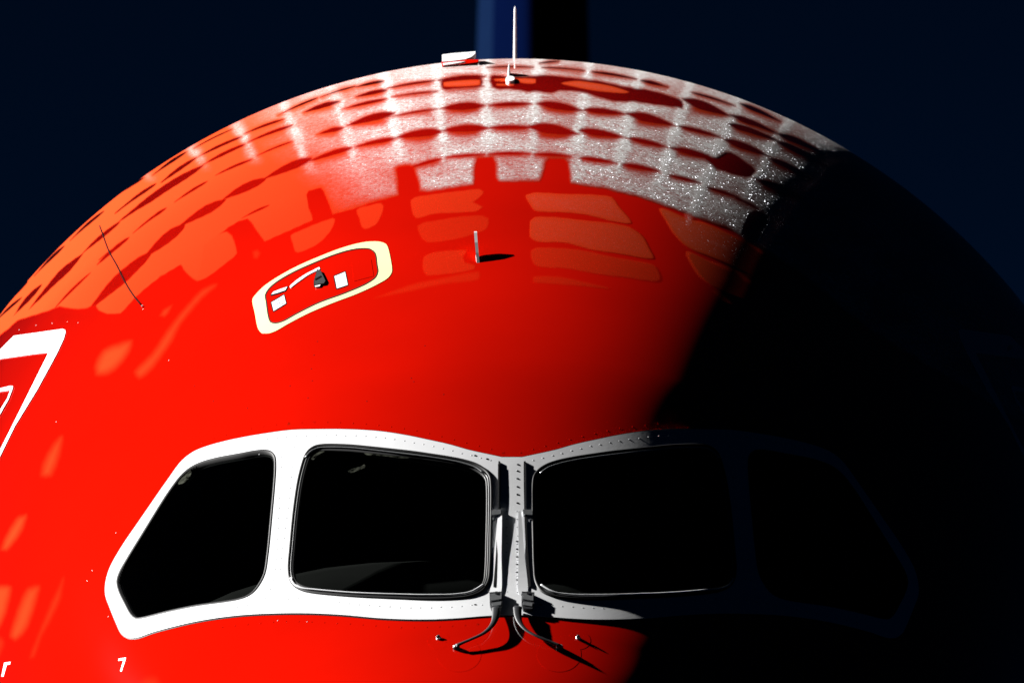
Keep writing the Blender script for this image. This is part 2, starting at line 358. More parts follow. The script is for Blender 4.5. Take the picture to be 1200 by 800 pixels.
BASE = [(-80, 470), (0, 393), (20, 376), (37, 371), (60, 363), (70, 359), (76, 361), (92, 363), (103, 361), (112, 357), (116, 363), (126, 368), (142, 368), (157, 351), (193, 320), (186, 325),
    (200, 317), (212, 311), (222, 324), (233, 329.5), (240, 288), (268, 267), (281, 260), (290, 257.5), (295, 262), (303, 273), (310, 284), (340, 271), (366, 258), (365, 252), (362, 244), (359, 229),
    (362, 224), (376, 221), (379, 224), (384, 238), (390, 252), (430, 240), (468, 229), (467, 216), (465, 199), (468, 196), (480, 194.5), (485, 196), (488, 210), (491, 225), (500, 226), (524, 222), (556, 218), (557, 210),
    (558, 192), (560, 186.5), (577, 185.5), (579, 192), (581, 209), (584, 213.5), (600, 215), (632, 214), (636, 208), (640, 191), (644, 186.5), (661, 186.5), (665, 191), (666, 210), (668, 216), (706, 222), (720, 226), (744, 230),
    (770, 240), (804, 251), (820, 257), (850, 267), (868, 278), (900, 298), (940, 325), (1010, 385), (1200, 500), (1400, 700), (1500, 0), (600, -60), (-80, -40)]
PATCH = [  # (outline, film, rime, softness)
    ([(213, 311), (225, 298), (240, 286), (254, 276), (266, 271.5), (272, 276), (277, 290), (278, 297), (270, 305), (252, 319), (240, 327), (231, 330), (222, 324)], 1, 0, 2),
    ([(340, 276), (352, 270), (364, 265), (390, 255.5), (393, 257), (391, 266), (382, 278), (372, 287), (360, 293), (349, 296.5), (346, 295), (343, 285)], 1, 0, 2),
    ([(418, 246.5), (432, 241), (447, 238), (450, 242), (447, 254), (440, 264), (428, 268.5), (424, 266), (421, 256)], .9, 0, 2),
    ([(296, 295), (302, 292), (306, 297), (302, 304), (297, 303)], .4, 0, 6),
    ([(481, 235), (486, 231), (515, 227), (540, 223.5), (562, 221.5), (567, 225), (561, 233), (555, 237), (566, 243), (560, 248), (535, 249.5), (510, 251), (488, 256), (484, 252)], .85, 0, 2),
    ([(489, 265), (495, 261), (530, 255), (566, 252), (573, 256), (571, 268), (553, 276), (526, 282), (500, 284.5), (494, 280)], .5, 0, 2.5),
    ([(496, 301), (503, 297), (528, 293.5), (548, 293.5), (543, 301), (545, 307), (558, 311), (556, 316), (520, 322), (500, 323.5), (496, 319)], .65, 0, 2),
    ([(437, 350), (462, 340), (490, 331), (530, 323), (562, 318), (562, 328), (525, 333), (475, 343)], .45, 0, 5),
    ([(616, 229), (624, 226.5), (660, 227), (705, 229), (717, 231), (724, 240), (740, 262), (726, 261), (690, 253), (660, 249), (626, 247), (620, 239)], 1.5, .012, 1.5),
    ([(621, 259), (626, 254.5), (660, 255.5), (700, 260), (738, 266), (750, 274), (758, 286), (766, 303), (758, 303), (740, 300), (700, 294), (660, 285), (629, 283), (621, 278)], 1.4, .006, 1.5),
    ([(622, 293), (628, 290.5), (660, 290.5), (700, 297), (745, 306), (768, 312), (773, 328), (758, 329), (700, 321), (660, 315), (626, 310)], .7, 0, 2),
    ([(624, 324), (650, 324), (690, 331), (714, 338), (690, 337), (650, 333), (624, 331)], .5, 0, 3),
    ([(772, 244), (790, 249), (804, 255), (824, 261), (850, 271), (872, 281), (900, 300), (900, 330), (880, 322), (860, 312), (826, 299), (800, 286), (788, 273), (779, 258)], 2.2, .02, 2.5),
    ([(820, 277), (842, 281), (860, 292), (858, 300), (838, 292), (824, 285)], 1, .22, 12),
    ([(802, 247), (814, 250), (810, 266), (805, 272), (801, 262)], 1, .3, 6),
    ([(804, 295), (826, 303), (860, 315), (890, 330), (880, 350), (858, 345), (826, 330), (814, 318)], 1.6, 0, 1.5),
    ([(834, 340), (850, 347), (858, 356), (846, 352)], 1.2, 0, 2),
    ([(111, 431), (121.5, 410), (139, 402.5), (155, 399), (152, 412), (139.5, 430), (128, 438), (113, 439)], 1.38, 0, 14),  # from here on: streaks of reflected light, painted as film
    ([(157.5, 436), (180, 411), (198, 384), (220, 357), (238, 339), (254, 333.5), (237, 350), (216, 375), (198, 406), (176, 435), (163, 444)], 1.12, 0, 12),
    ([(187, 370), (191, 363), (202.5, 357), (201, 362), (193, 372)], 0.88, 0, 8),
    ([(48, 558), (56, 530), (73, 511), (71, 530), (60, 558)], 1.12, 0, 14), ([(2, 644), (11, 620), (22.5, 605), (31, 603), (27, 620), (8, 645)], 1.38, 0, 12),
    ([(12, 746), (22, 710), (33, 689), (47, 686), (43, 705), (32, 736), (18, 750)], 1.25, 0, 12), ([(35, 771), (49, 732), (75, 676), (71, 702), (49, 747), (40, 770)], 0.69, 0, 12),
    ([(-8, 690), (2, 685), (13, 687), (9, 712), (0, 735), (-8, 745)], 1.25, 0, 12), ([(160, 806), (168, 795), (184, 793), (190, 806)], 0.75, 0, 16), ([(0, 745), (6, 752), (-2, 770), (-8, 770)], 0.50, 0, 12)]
GAPS = [  # melted gaps between the frames: start, end, width
    ((486, 195.5), (512, 188), 3), ((528, 184.6), (563, 182), 2), ((578, 181), (616, 180.6), 2.4), ((632, 181.5), (664, 183.5), 2.8), ((686, 186.3), (718, 191), 3.4), ((734, 194), (768, 200.5), 4), ((790, 207.5), (816, 214), 2.4),
    ((834, 222), (862, 231), 2.6), ((288, 254), (311, 243), 2), ((866, 234), (884, 243), 2.5),
    ((366, 188.4), (408, 175), 6), ((420, 172), (458, 163.8), 5), ((467, 161.5), (513, 155), 9), ((523, 153.3), (568, 150.6), 8), ((578, 150.3), (619, 150.3), 4), ((624, 149.5), (674, 157), 11.5), ((684, 154), (729, 161.5), 7),
    ((742, 163.6), (778, 172.5), 4), ((790, 175), (838, 187), 6), ((890, 212.5), (934, 231), 8), ((314, 208), (361, 187.6), 10), ((262, 234), (307, 212), 9), ((212, 265), (261, 236.5), 10), ((173, 299), (213, 267), 12), ((105, 363), (173, 300), 14),
    ((376, 157), (398, 151.3), 5), ((411, 146.5), (458, 134), 8.5), ((464, 136.5), (508, 129), 1.6), ((521, 127.5), (564, 124.5), 8), ((578, 124), (618, 122.5), 3.5), ((634, 122.5), (680, 130), 8), ((689, 129.5), (732, 134.5), 5.5), ((738, 134.5), (787, 147), 9),
    ((801, 150), (842, 161), 3.5), ((853, 165.5), (901, 184), 6.5), ((906, 188), (945, 207), 6), ((306, 181), (338, 168), 2), ((257, 204), (291, 189), 2.8), ((209, 234.5), (239, 215.5), 2.6), ((172, 261), (191, 247), 3), ((160, 270.5), (190, 247.5), 2.6),
    ((118, 307), (148, 281.5), 4.5), ((66, 360), (103, 323), 2.4), ((120, 302), (139, 288), 1.5),
    ((406, 127.5), (449, 117.5), 3.2), ((464, 113.6), (508, 108.2), 1.3), ((526, 104.5), (562, 102), 1.3), ((360, 131), (394, 120.5), 5.5), ((422, 113), (449, 107), 4.5), ((458, 103.5), (504, 96), 2.2), ((518, 94.5), (564, 90.6), 4.5),
    ((804, 118), (853, 136), 9.5), ((859, 136.5), (909, 156.5), 5.5), ((917, 159.5), (962, 179), 6.5), ((859, 147.5), (909, 165), 6.5), ((915, 168.5), (962, 191), 6.5),
    ((291, 155.5), (329, 141.5), 3.2), ((236, 182.5), (279, 162.5), 3.2), ((295, 165.5), (338, 149), 3.4), ((242, 191.5), (283, 171.5), 4.2), ((142, 258.5), (234, 197), 8.5), ((193, 211.5), (227, 187.5), 4.5), ((139, 247.5), (179, 218.5), 3.4),
    ((183, 203), (215, 181), 3), ((124, 237), (165, 211), 3.5), ((99, 295.5), (137, 263.5), 4.2), ((86, 279), (118, 251), 3), ((44, 320), (72, 292), 3), ((37, 360), (94, 301), 8), ((20, 366), (46, 337), 6), ((6, 359), (29, 334), 3), ((0, 372), (22, 352), 2.5),
    ((422, 101.5), (445, 96.5), 3.2), ((637, 74.2), (650, 72.8), 1.2), ((576, 79.6), (620, 79.4), .9), ((640, 80), (680, 83), .9), ((699, 85.5), (741, 92.5), 2.4), ((756, 96), (778, 101.5), 3.4), ((816, 110.5), (857, 123.5), 1.8), ((872, 124), (910, 141), 4.4),
    ((380, 113), (412, 103), 1.6), ((330, 134), (368, 117), 2.0), ((232, 172), (268, 154), 1.4)]
MELT = [([(576, 90.2), (600, 91), (620, 91), (632, 89.6), (656, 90.2), (678, 93), (700, 96), (734, 102.5), (756, 106), (790, 115), (800, 119), (800, 128), (794, 126.5), (750, 120), (720, 118), (692, 111), (678, 107.5), (654, 106), (646, 108.5), (634, 107.5), (620, 108), (600, 104.5), (578, 102)], [
            [(657, 98), (674, 95), (690, 96.5), (720, 102), (738, 108.5), (733, 110), (715, 109), (697, 107), (675, 103)], [(578, 93), (596, 92.5), (600, 96), (580, 95.5)], [(602, 93), (628, 93), (628, 98), (612, 98)], [(581, 98.5), (602, 99), (602, 101), (582, 101)]]),
        ([(824, 183), (840, 185), (850, 179), (862, 182), (876, 193), (884, 201), (880, 206.5), (868, 206), (850, 201), (838, 197), (832, 191)], []),
        ([(872, 274), (877, 260), (886, 248), (899, 255), (896, 264), (890, 272), (886, 281), (876, 279)], []),
        ([(518, 95), (564, 92), (564, 101), (540, 102.5), (519, 104)], [[(519, 97), (563, 94), (563, 100), (520, 102)]])]
COLS = [([(571, 70), (569, 95), (569, 118), (570, 140), (571, 178)], 1), ([(632, 70), (630, 90), (628, 112), (625, 150), (624, 180)], 1), ([(691, 74), (687, 98), (684, 115), (680, 142), (677, 165), (675, 184)], 1), ([(751, 86), (745, 108), (740, 124), (736, 146), (731, 168), (725, 192), (722, 206)], 1),
    ([(809, 100), (798, 134), (790, 158), (782, 186), (775, 205), (768, 222)], 1), ([(866, 120), (858, 139), (850, 155), (843, 170), (832, 198), (824, 214), (818, 232), (812, 250), (806, 262)], 1), ([(928, 140), (918, 153), (912, 161), (904, 173), (895, 197), (882, 218), (872, 240)], 1),
    ([(513, 74), (512, 100), (513, 120), (515, 136), (519, 164), (521, 186)], 1), ([(449, 86), (454, 104), (458, 122), (462, 148), (467, 172), (469, 190)], 1), ([(389, 104), (398, 128), (407, 158), (413, 180), (418, 198)], .62), ([(333, 124), (340, 142), (346, 154), (353, 174), (358, 190), (370, 206)], .55),
    ([(278, 148), (286, 162), (292, 174), (299, 192)], .5), ([(225, 175), (235, 188), (241, 200)], .42), ([(172, 208), (178, 213)], .4)]
def frost_fields(q):
    film = np.zeros(len(q)); rime = np.zeros(len(q)); x, y = q[:, 0], q[:, 1]
    wob = 1.1*np.sin(x*.11+1.3*np.sin(y*.09))+.8*np.sin(y*.23+x*.05)+.5*np.sin(x*.41-y*.3)
    d = sd_poly(q, BASE)+wob*.35
    gap = np.full(len(q), -99.); gap2 = gap.copy()
    for a, b, wd in GAPS:
        lo = np.minimum(a, b)-14; hi = np.maximum(a, b)+22; k = np.where((x > lo[0]) & (x < hi[0]) & (y > lo[1]) & (y < hi[1]))[0]
        if len(k):
            g1, g2 = capsule(q[k], a, b, wd); gap[k] = np.maximum(gap[k], g1+wob[k]*.25*min(1, wd/6)); gap2[k] = np.maximum(gap2[k], g2)
    isl = np.full(len(q), -99.)
    for out, islands in MELT:
        k = np.where((x > 480) & (x < 960) & (y < 300))[0]; gm = sd_poly(q[k], smooth_loop(out, 6))+wob[k]*.3; gap[k] = np.maximum(gap[k], gm); gap2[k] = np.maximum(gap2[k], gm)
        for p in islands: isl[k] = np.maximum(isl[k], sd_poly(q[k], smooth_loop(p, 6)))
    bd = np.minimum(d, -gap)
    lead = 1.2*(y-100)+225                       # frost proper starts east of this line, only a wet film west of it
    edge = 1.
    cover = sstep(x-lead, -20, 210)*.50+sstep(x, 580, 800)*.16; cover = cover*edge
    patchy = np.clip(.92+.20*np.sin(x*.047+y*.031+1)+.16*np.sin(x*.083-y*.11+2)+.12*np.sin(x*.021+y*.19), .35, 1.3)
    film = sstep(bd, -.4, 1.2)*(1.1-.72*sstep(x, 330, 560))
    rime = np.maximum(sstep(-gap2, -.6, 4.4)*sstep(d, .3, 7), 0)*cover*patchy
    for pts, k0 in COLS:
        pts = smooth_loop(pts, 8, closed=False); dd = np.full(len(q), 1e9)
        sel = np.where((x > pts[:, 0].min()-30) & (x < pts[:, 0].max()+30) & (y < pts[:, 1].max()+20))[0]; qq = q[sel]; best = np.full(len(qq), 1e9); endf = np.zeros(len(qq))
        for i in range(len(pts)-1):
            e = pts[i+1]-pts[i]; t = np.clip(((qq-pts[i])@e)/(e@e), 0, 1); best = np.minimum(best, np.hypot(*(qq-pts[i]-t[:, None]*e).T))
        wd = 6.0+1.2*np.sin(qq[:, 1]*.13+pts[0, 0]); g = np.exp(-(best/wd)**2.3*.9)*sstep(pts[-1, 1]-qq[:, 1], -5, 26)*(.82+.18*np.sin(qq[:, 1]*.21+pts[0, 0]*.7))
        body = sstep(bd[sel], -1.5, 4.)
        rime[sel] = np.maximum(rime[sel], g*body*(.86+.3*sstep(qq[:, 0], 600, 800))*k0+rime[sel]*(1-.4*g))
    film = np.maximum(film, sstep(isl, -.5, 1.5)*.9); rime = np.maximum(rime, sstep(isl, 1, 4)*.02)
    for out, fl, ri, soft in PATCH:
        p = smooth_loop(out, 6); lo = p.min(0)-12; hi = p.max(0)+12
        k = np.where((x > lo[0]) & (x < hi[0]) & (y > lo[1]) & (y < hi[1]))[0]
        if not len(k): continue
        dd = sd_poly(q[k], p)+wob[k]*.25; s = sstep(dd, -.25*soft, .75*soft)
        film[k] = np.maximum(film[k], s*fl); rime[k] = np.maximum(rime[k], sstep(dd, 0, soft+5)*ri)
    return film, rime, sstep(d, -.5, 1.5)
def frost_or_reflection_sheet(name, ys, t0, t1, nt_):
    tt = np.linspace(t0, t1, nt_); a, m_, h, hl = section(ys); c, s = np.cos(tt), np.sin(tt)
    P = np.stack([a[:, None]*s[None], np.repeat(ys[:, None], nt_, 1), m_[:, None]+np.where(c[None] >= 0, h[:, None], hl[:, None])*c[None]], -1)
    Pf = P.reshape(-1, 3); q = to_survey(Pf); film = np.zeros(len(q)); rime = np.zeros(len(q)); melt = np.zeros(len(q))
    for i in range(0, len(q), 60000): film[i:i+60000], rime[i:i+60000], melt[i:i+60000] = frost_fields(q[i:i+60000])
    Nn = normal(Pf); Pf = Pf+Nn*(.0012+.0004*rime[:, None])
    v = ((film > .004) | (rime > .004) | ((melt > .01) & (q[:, 0] < 1000))).reshape(P.shape[:2])
    keep = v[:-1, :-1] | v[1:, 1:] | v[:-1, 1:] | v[1:, :-1]
    me, used = grid_mesh(name, Pf.reshape(P.shape), keep)
    for nm, arr in (('film', film), ('rime', rime), ('melt', melt)):
        at = me.attributes.new(nm, 'FLOAT', 'POINT'); at.data.foreach_set('value', arr[used].astype(np.float32))
    o = link(name, me, FROST, SKIN); o['kind'] = 'stuff'; return o
ys = np.concatenate([np.arange(3.4, 5.2, .011), np.arange(5.2, 9.2, .016)])
frost_or_reflection_sheet('frost_film_and_reflections', ys, -1.62, 1.05, 1380)  # also carries the upper streaks of painted reflected light
frost_or_reflection_sheet('reflection_streaks', np.arange(1.4, 3.405, .016), -1.75, -.6, 260)  # lower left-flank streaks: reflected light put into the film colour

# ------------------------------------------------------------------ windscreen frame, windows
FR = sheet('windscreen_frame', outer, WHITE, -.03, .004, AIR, holes, grid=13)
ring('frame_seam', outer, [(-1.2, .0012), (.2, .0015)], RUBBER, FR)
def along(p, step, a=0., b=1.):
    p = smooth_loop(p, 2, closed=False); L = np.concatenate([[0], np.cumsum(np.hypot(*np.diff(p, axis=0).T))]); s = np.arange(L[-1]*a, L[-1]*b, step)
    return np.stack([np.interp(s, L, p[:, 0]), np.interp(s, L, p[:, 1])], -1)
lines = [along([(575, 540), (550, 534), (500, 522), (450, 514), (400, 511), (345, 512), (300, 517), (240, 532)], 11.5), along([(345, 524), (337, 600), (327, 680)], 12), along([(331, 524), (327, 600), (321, 680), (310, 704)], 12),
         along([(565, 709), (500, 713), (430, 710), (350, 702), (280, 712), (180, 734)], 12), along([(594, 552), (594, 700)], 9.5)]
rv = np.vstack(lines); rv = np.vstack([rv, flip(rv)]); rv = rv+np.random.normal(0, .25, rv.shape)
domes('rivet', rv, .0042, .0006, RIVET, FR)
sc = np.array([(571, 538.5), (557, 534.5), (633, 709), (557, 709), (607, 545), (606.5, 552.5), (606.5, 561.5), (606.5, 571), (606.5, 580), (606.5, 590), (606, 635), (606, 644), (606, 653), (606, 662), (606, 671), (606, 680)])
domes('screw_head', sc, .0055, .0018, BLACKHOLE, FR)
for lp, kind in ((side, 0), (front, 1), (flip(side), 0), (flip(front), 1)):
    W = bpy.data.objects.new('window', None); scn.collection.objects.link(W); W.parent = AIR; W.location = (0, 0, 0)
    if kind:
        ring('gasket', lp, [(-.4, .002), (.3, .008), (1.4, .0105), (2.6, .008), (3.2, .003)], RUBBER, W)
        ring('retainer_strip', lp, [(2.9, .002), (3.3, .006), (4.1, .0075), (4.9, .006), (5.3, .001)], SEALANT, W)
        ring('seal', lp, [(5.0, .003), (6.0, .005), (7.4, .001), (8., -.006)], RUBBER, W)
        sheet('pane', inset(lp, 7.2), GLASS, -.02, -.001, W, grid=16)
        fl = (lambda p: flip(p)[::-1]) if lp[:, 0].mean() > 600 else (lambda p: np.array(p, float))
        lo_ = smooth_loop(fl([(341.5, 679), (346, 686.5), (354, 690.5), (370, 692.5), (410, 696), (467, 698.3), (505, 699), (535, 698.2), (553, 695), (566, 687)]), 4, closed=False)
        up_ = smooth_loop(fl([(358, 538), (364, 531), (373, 526.5), (384, 525.5), (410, 526), (435, 528.5), (460, 531.5), (507, 537.5), (528, 541), (547, 545.5), (559, 550), (567, 556)]), 4, closed=False)
        tube('edge_trim', onskin(lo_, .010), .0045, TRIM, W, 8, .6); tube('edge_trim', onskin(up_, .0085), .0032, METAL, W, 8, .6)
    else:
        ring('gasket', lp, [(-.4, .002), (.5, .006), (2.2, .004), (3.5, -.006), (5, -.012)], RUBBER, W)
        sheet('pane', inset(lp, 3.6), GLASS, -.03, -.006, W, grid=16)

def pane_glint_mat():  # pale see-through colour that paints reflections on the panes
    m = bpy.data.materials.new('pane_glint'); m.use_nodes = True; n = m.node_tree
    for x in list(n.nodes): n.nodes.remove(x)
    o = n.nodes.new('ShaderNodeOutputMaterial'); mx = n.nodes.new('ShaderNodeMixShader'); t = n.nodes.new('ShaderNodeBsdfTransparent')
    d = n.nodes.new('ShaderNodeBsdfDiffuse'); d.inputs[0].default_value = (.62, .66, .52, 1)
    tc = n.nodes.new('ShaderNodeTexCoord'); z = n.nodes.new('ShaderNodeTexNoise'); z.inputs['Scale'].default_value = 40; z.inputs['Detail'].default_value = 5
    r = n.nodes.new('ShaderNodeMapRange'); r.inputs[1].default_value = .35; r.inputs[2].default_value = .8; r.inputs[4].default_value = .14
    n.links.new(tc.outputs['Object'], z.inputs['Vector']); n.links.new(z.outputs[0], r.inputs[0]); n.links.new(r.outputs[0], mx.inputs[0])
    n.links.new(t.outputs[0], mx.inputs[1]); n.links.new(d.outputs[0], mx.inputs[2]); n.links.new(mx.outputs[0], o.inputs[0]); return m
PANE_GLINT = pane_glint_mat()
for pg in ([(209, 567), (212, 560), (218, 552.5), (223, 550.5), (224.5, 553), (221, 561), (215, 566)], [(408, 552), (414, 549), (424, 546), (427, 544), (428, 547), (420, 551), (411, 554)], [(425, 528.5), (445, 529), (468, 532), (480, 536), (470, 537), (448, 534), (430, 533)],
           [(364, 536), (369, 530), (377, 527.5), (380, 529), (373, 533), (367, 539)]):
    rp_ = sheet('pane_glint', smooth_loop(pg, 2), PANE_GLINT, -.003, .0012, AIR, grid=0)  # window glints and highlights, painted as thin pale patches
# ------------------------------------------------------------------ cockpit seen through the glass
CK = bpy.data.objects.new('cockpit', None); scn.collection.objects.link(CK); CK.parent = AIR
yy = np.linspace(.9, 4.6, 30); tt = np.linspace(-math.pi, math.pi, 49); a, m_, h, hl = section(yy); k = .17
Pc = np.stack([(a-k)[:, None]*np.sin(tt)[None], np.repeat(yy[:, None], 49, 1), m_[:, None]+np.where(np.cos(tt) >= 0, (h-k)[:, None], (hl-k)[:, None])*np.cos(tt)[None]], -1)
cc = (Pc[:-1, :-1]+Pc[1:, 1:])/2
keep = ~((cc[..., 2] > -.05) & (cc[..., 1] < 3.7) & (cc[..., 2] < 1.35))
me, _ = grid_mesh('lining', Pc, keep); link('lining', me, LINING, CK)
v = [(0, 4.6, -.2)]+[tuple(Pc[-1, i]) for i in range(48)]
from_data('bulkhead', v, [(0, i+1, (i+1) % 48+1) for i in range(48)], LINING, CK, False)
def loft(name, secs, m, parent):
    n = len(secs[0]); V = [p for s in secs for p in s]; Fc = [(j*n+i, j*n+(i+1) % n, (j+1)*n+(i+1) % n, (j+1)*n+i) for j in range(len(secs)-1) for i in range(n)]
    Fc += [tuple(range(n))[::-1], tuple(range((len(secs)-1)*n, len(secs)*n))]
    return from_data(name, V, Fc, m, parent)
secs = []
for y_, zt_, w_ in ((1.75, .22, 1.0), (1.95, .36, 1.2), (2.2, .46, 1.3), (2.5, .48, 1.34), (2.6, .44, 1.34)):
    s_ = []
    for t in np.linspace(-1, 1, 15): s_.append((t*w_, y_, zt_-.22*abs(t)**3-.05*math.exp(-(t/.12)**2)))
    s_ += [(w_, y_, -.3), (-w_, y_, -.3)]; secs.append(s_)
loft('glareshield', secs, SHIELD, CK)
for sx in (-.62, .62):
    S = bpy.data.objects.new('pilot_seat', None); scn.collection.objects.link(S); S.parent = CK; S.location = (sx, 3.45, 0)
    bx = lambda w_, d_, z0, z1, y0, tp: [[(-w_*f, y0-d_, z), (w_*f, y0-d_, z), (w_*f, y0+d_, z), (-w_*f, y0+d_, z)] for z, f in ((z0, .9), (z0+.04, 1), (z1-.05, 1*tp), (z1, .85*tp))]
    loft('backrest', bx(.24, .06, -.35, .42, 0, .9), SEAT, S); loft('headrest', bx(.14, .05, .45, .68, .01, .9), SEAT, S)
tube('glint_tube', onskin([(215, 561), (217, 556), (220, 552.5), (223, 551)], -.03), .006, PALE, CK, 8)  # pale tube added in place of a reflection in the side pane

# ------------------------------------------------------------------ wipers and washers
def wiper(mirror):
    T = (lambda p: flip(p)[::-1]) if mirror else (lambda p: np.array(p, float))
    Wp = bpy.data.objects.new('wiper', None); scn.collection.objects.link(Wp); Wp.parent = AIR
    pl = lambda nm, p, m, a, b, par=Wp: sheet(nm, smooth_loop(T(p), 6) if len(p) > 6 else T(p), m, a, b, par, grid=0, smooth=False)
    dx = -1.5 if mirror else 0
    if mirror: A = [(592.4, 602), (589.6, 601), (585.5, 650), (582, 696), (592, 697), (592.2, 650)]
    else: A = [(584.6, 601), (588, 600), (587.6, 650), (586.6, 697), (575, 696), (579, 650)]
    if mirror: ridge = lambda q: .012-.00018*(q[:, 0]-(607.5+(q[:, 1]-600)*.004))
    else: ridge = lambda q: .0135-.0006*((588-(q[:, 1]-600)*.014)-q[:, 0])
    slope = lambda q: .005+(ridge(q)-.005)*(1-.65*np.clip((q[:, 1]-600)/97, 0, 1))
    arm = sheet('wiper_arm', smooth_loop(T(A), 6), WHITE, lambda q: slope(q)-.0015, slope, Wp, grid=0, smooth=False, close=True)
    bl = pl('blade', [(584.2, 542), (586.2, 542.5), (585.6, 606), (583.5, 650), (580, 689), (578.2, 689), (581.2, 650), (583, 606)], RUBBER, .001, .009)
    bk = pl('blade_carrier', [(583.6, 546), (585, 546), (584.8, 604), (583.2, 604)], DARK, .009, .011)
    pl('bracket', [(576.2, 601), (587.5, 600), (587, 605.5), (576.2, 606.5)], METAL, .004, .015)
    pl('bracket_pin', [(577, 608.5), (579, 608.5), (579, 611), (577, 611)], METAL, .004, .010, bk)
    cl = pl('clamp', [(573.8, 698), (588.6, 697), (589, 712), (587, 717), (576.5, 717.5), (574.2, 712)], DARK, .001, .018)
    pl('clamp_plate', [(575, 700.5), (588, 699.5), (587.6, 706.5), (575.4, 708.5)], METAL, .018, .021, cl)
    pl('clamp_strip', [(576.2, 711), (587.5, 709.5), (587.2, 713.3), (576.8, 715)], METAL, .018, .0205, cl)
    pl('clamp_bolt', [(580.5, 698.5), (583, 698.5), (583, 701), (580.5, 701)], DARK, .021, .024, cl)
    if mirror: mids = [(606.5, 716), (606.5, 724), (609, 734), (615, 742), (624, 748), (637, 753.5), (647, 757), (655, 760)]; rr = [.0215, .018, .011, .0085, .0085, .0095, .0105, .012]; hh = [.018, .02, .022, .022, .022, .02, .018, .016]
    else: mids = [(582, 716), (581.5, 724), (579.5, 733), (575, 740.5), (567.4, 747.4), (552.5, 754), (543, 757.5), (535.5, 760)]; rr = [.0215, .019, .014, .011, .0095, .009, .0095, .012]; hh = [.016, .02, .022, .024, .024, .022, .02, .016]
    cp = smooth_loop(np.array(mids, float), 3, closed=False); f = np.linspace(0, 1, len(cp))
    lk = tube('linkage', onskin(cp, np.interp(f, np.linspace(0, 1, len(hh)), hh)), np.interp(f, np.linspace(0, 1, len(rr)), rr)*.86, DARK, Wp, 12, .45)
    pv = (656, 759.5) if mirror else (535, 759.5)
    cyl('pivot', pv, .014, 0, .013, DARK, lk); cyl('pivot_cap', pv, .012, .0132, .016, METAL, lk)
    return Wp
wiper(False); wiper(True)
for q in ((514.5, 748), (678, 748)):
    Z = bpy.data.objects.new('washer_nozzle', None); scn.collection.objects.link(Z); Z.parent = AIR
    cyl('nozzle_base', q, .011, 0, .006, METAL, Z); cyl('nozzle_tip', (q[0]-.5, q[1]-1.5), .006, .0062, .011, DARK, Z); cyl('nozzle_jet', (q[0]-2.6, q[1]-.5),   .0035, .003, .009, METAL, Z)
for q, r in (((538, 766), 26), ((655, 766), 26), ((514, 750), 13), ((679, 750), 13)):
    t = np.linspace(0, 2*math.pi, 41)[:-1]; loop = np.stack([q[0]+r*np.cos(t), q[1]+r*.8*np.sin(t)], -1)
    sheet('doubler_plate', loop, RED, -.002, .0004, SKIN, grid=10)

# ------------------------------------------------------------------ crew escape hatch
HO = smooth_loop([(296, 351), (300.5, 344.5), (309, 336), (325, 325), (347.7, 312.5), (374, 301), (398.5, 291.5), (419.5, 285.5), (433, 283.4), (446, 283.8), (452.5, 286.5), (455, 291.5), (459, 311), (459.2, 319), (455, 325.5), (442, 333.5), (419.5, 344), (388, 356), (360, 368), (337, 380), (323, 388), (314.5, 390.8), (306.6, 390), (302.5, 385), (298.7, 367)], 3)
HI = smooth_loop([(311, 346), (314.5, 339.6), (323, 331.7), (342.5, 320), (369, 308), (391.5, 299), (412.5, 293), (426, 291.5), (434, 292.4), (439.6, 297), (442, 311), (443, 318.5), (440.5, 325), (430, 332.6), (404, 344), (374, 355), (347.7, 368), (332, 376.6), (323, 379), (317, 377.6), (314.5, 371), (312, 354)], 3)
HT = bpy.data.objects.new('escape_hatch', None); scn.collection.objects.link(HT); HT.parent = AIR
sheet('outline_band', HO, CREAM, -.001, .0016, HT, [HI], grid=10)
ring('hatch_seam', HI, [(-.5, .0022), (.7, .0024)], RUBBER, HT)
sheet('hatch_panel', inset(HI, .6), RED, -.002, .0012, HT, grid=10)
S_ = lambda nm, p, m, a, b, g=0: sheet(nm, np.array(p, float), m, a, b, HT, grid=g, smooth=False)
def edged(nm, p, m, h_):
    p = np.array(p, float); o = sheet(nm, p, m, .001, h_, HT, grid=0, smooth=False)
    ring('edge_line', smooth_loop(p, 3) if False else np.array([q for i in range(len(p)) for q in np.linspace(p[i], p[(i+1) % len(p)], 6)[:-1]]), [(-.9, .0016), (.15, h_+.0006)], BLACKHOLE, o); return o
st = edged('sticker', [(318, 354.5), (333, 345.7), (335.5, 356), (320.6, 365.2)], WHITE, .002)
for q in ((322, 355), (326, 352), (330, 350), (331, 356.5)):
    sheet('sticker_mark', np.array([(q[0]-.7, q[1]-.6), (q[0]+.9, q[1]-1), (q[0]+1, q[1]+.5), (q[0]-.5, q[1]+.7)]), GREY, .002, .0026, st, grid=0)
sheet('sticker_mark', np.array([(324.5, 356.5), (328.5, 354.3), (328.8, 355.1), (324.8, 357.3)]), GREY, .002, .0026, st, grid=0)
edged('placard', [(391.5, 324), (404.6, 318.6), (407.8, 334.4), (394.6, 338.8)], WHITE, .002)
edged('handle_plate', [(317.5, 346.5), (320.6, 342.4), (330, 338.8), (337.5, 336.4), (334.8, 341.2), (326, 344.2)], WHITE, .004)
S_('release_strip', smooth_loop([(339.6, 336.5), (346, 330.4), (352, 326), (360, 321), (368, 317), (374.5, 313.8), (375.3, 316.2), (368, 319.6), (361, 323.4), (353, 329), (346, 334), (341, 338)], 3), WHITE, .001, .004)
hd = edged('release_handle', [(372.4, 317.8), (376.5, 319.4), (379.5, 325.5), (382.2, 331.5), (380.5, 334.4), (368.8, 336.6), (368.6, 331)], DARK, .010)
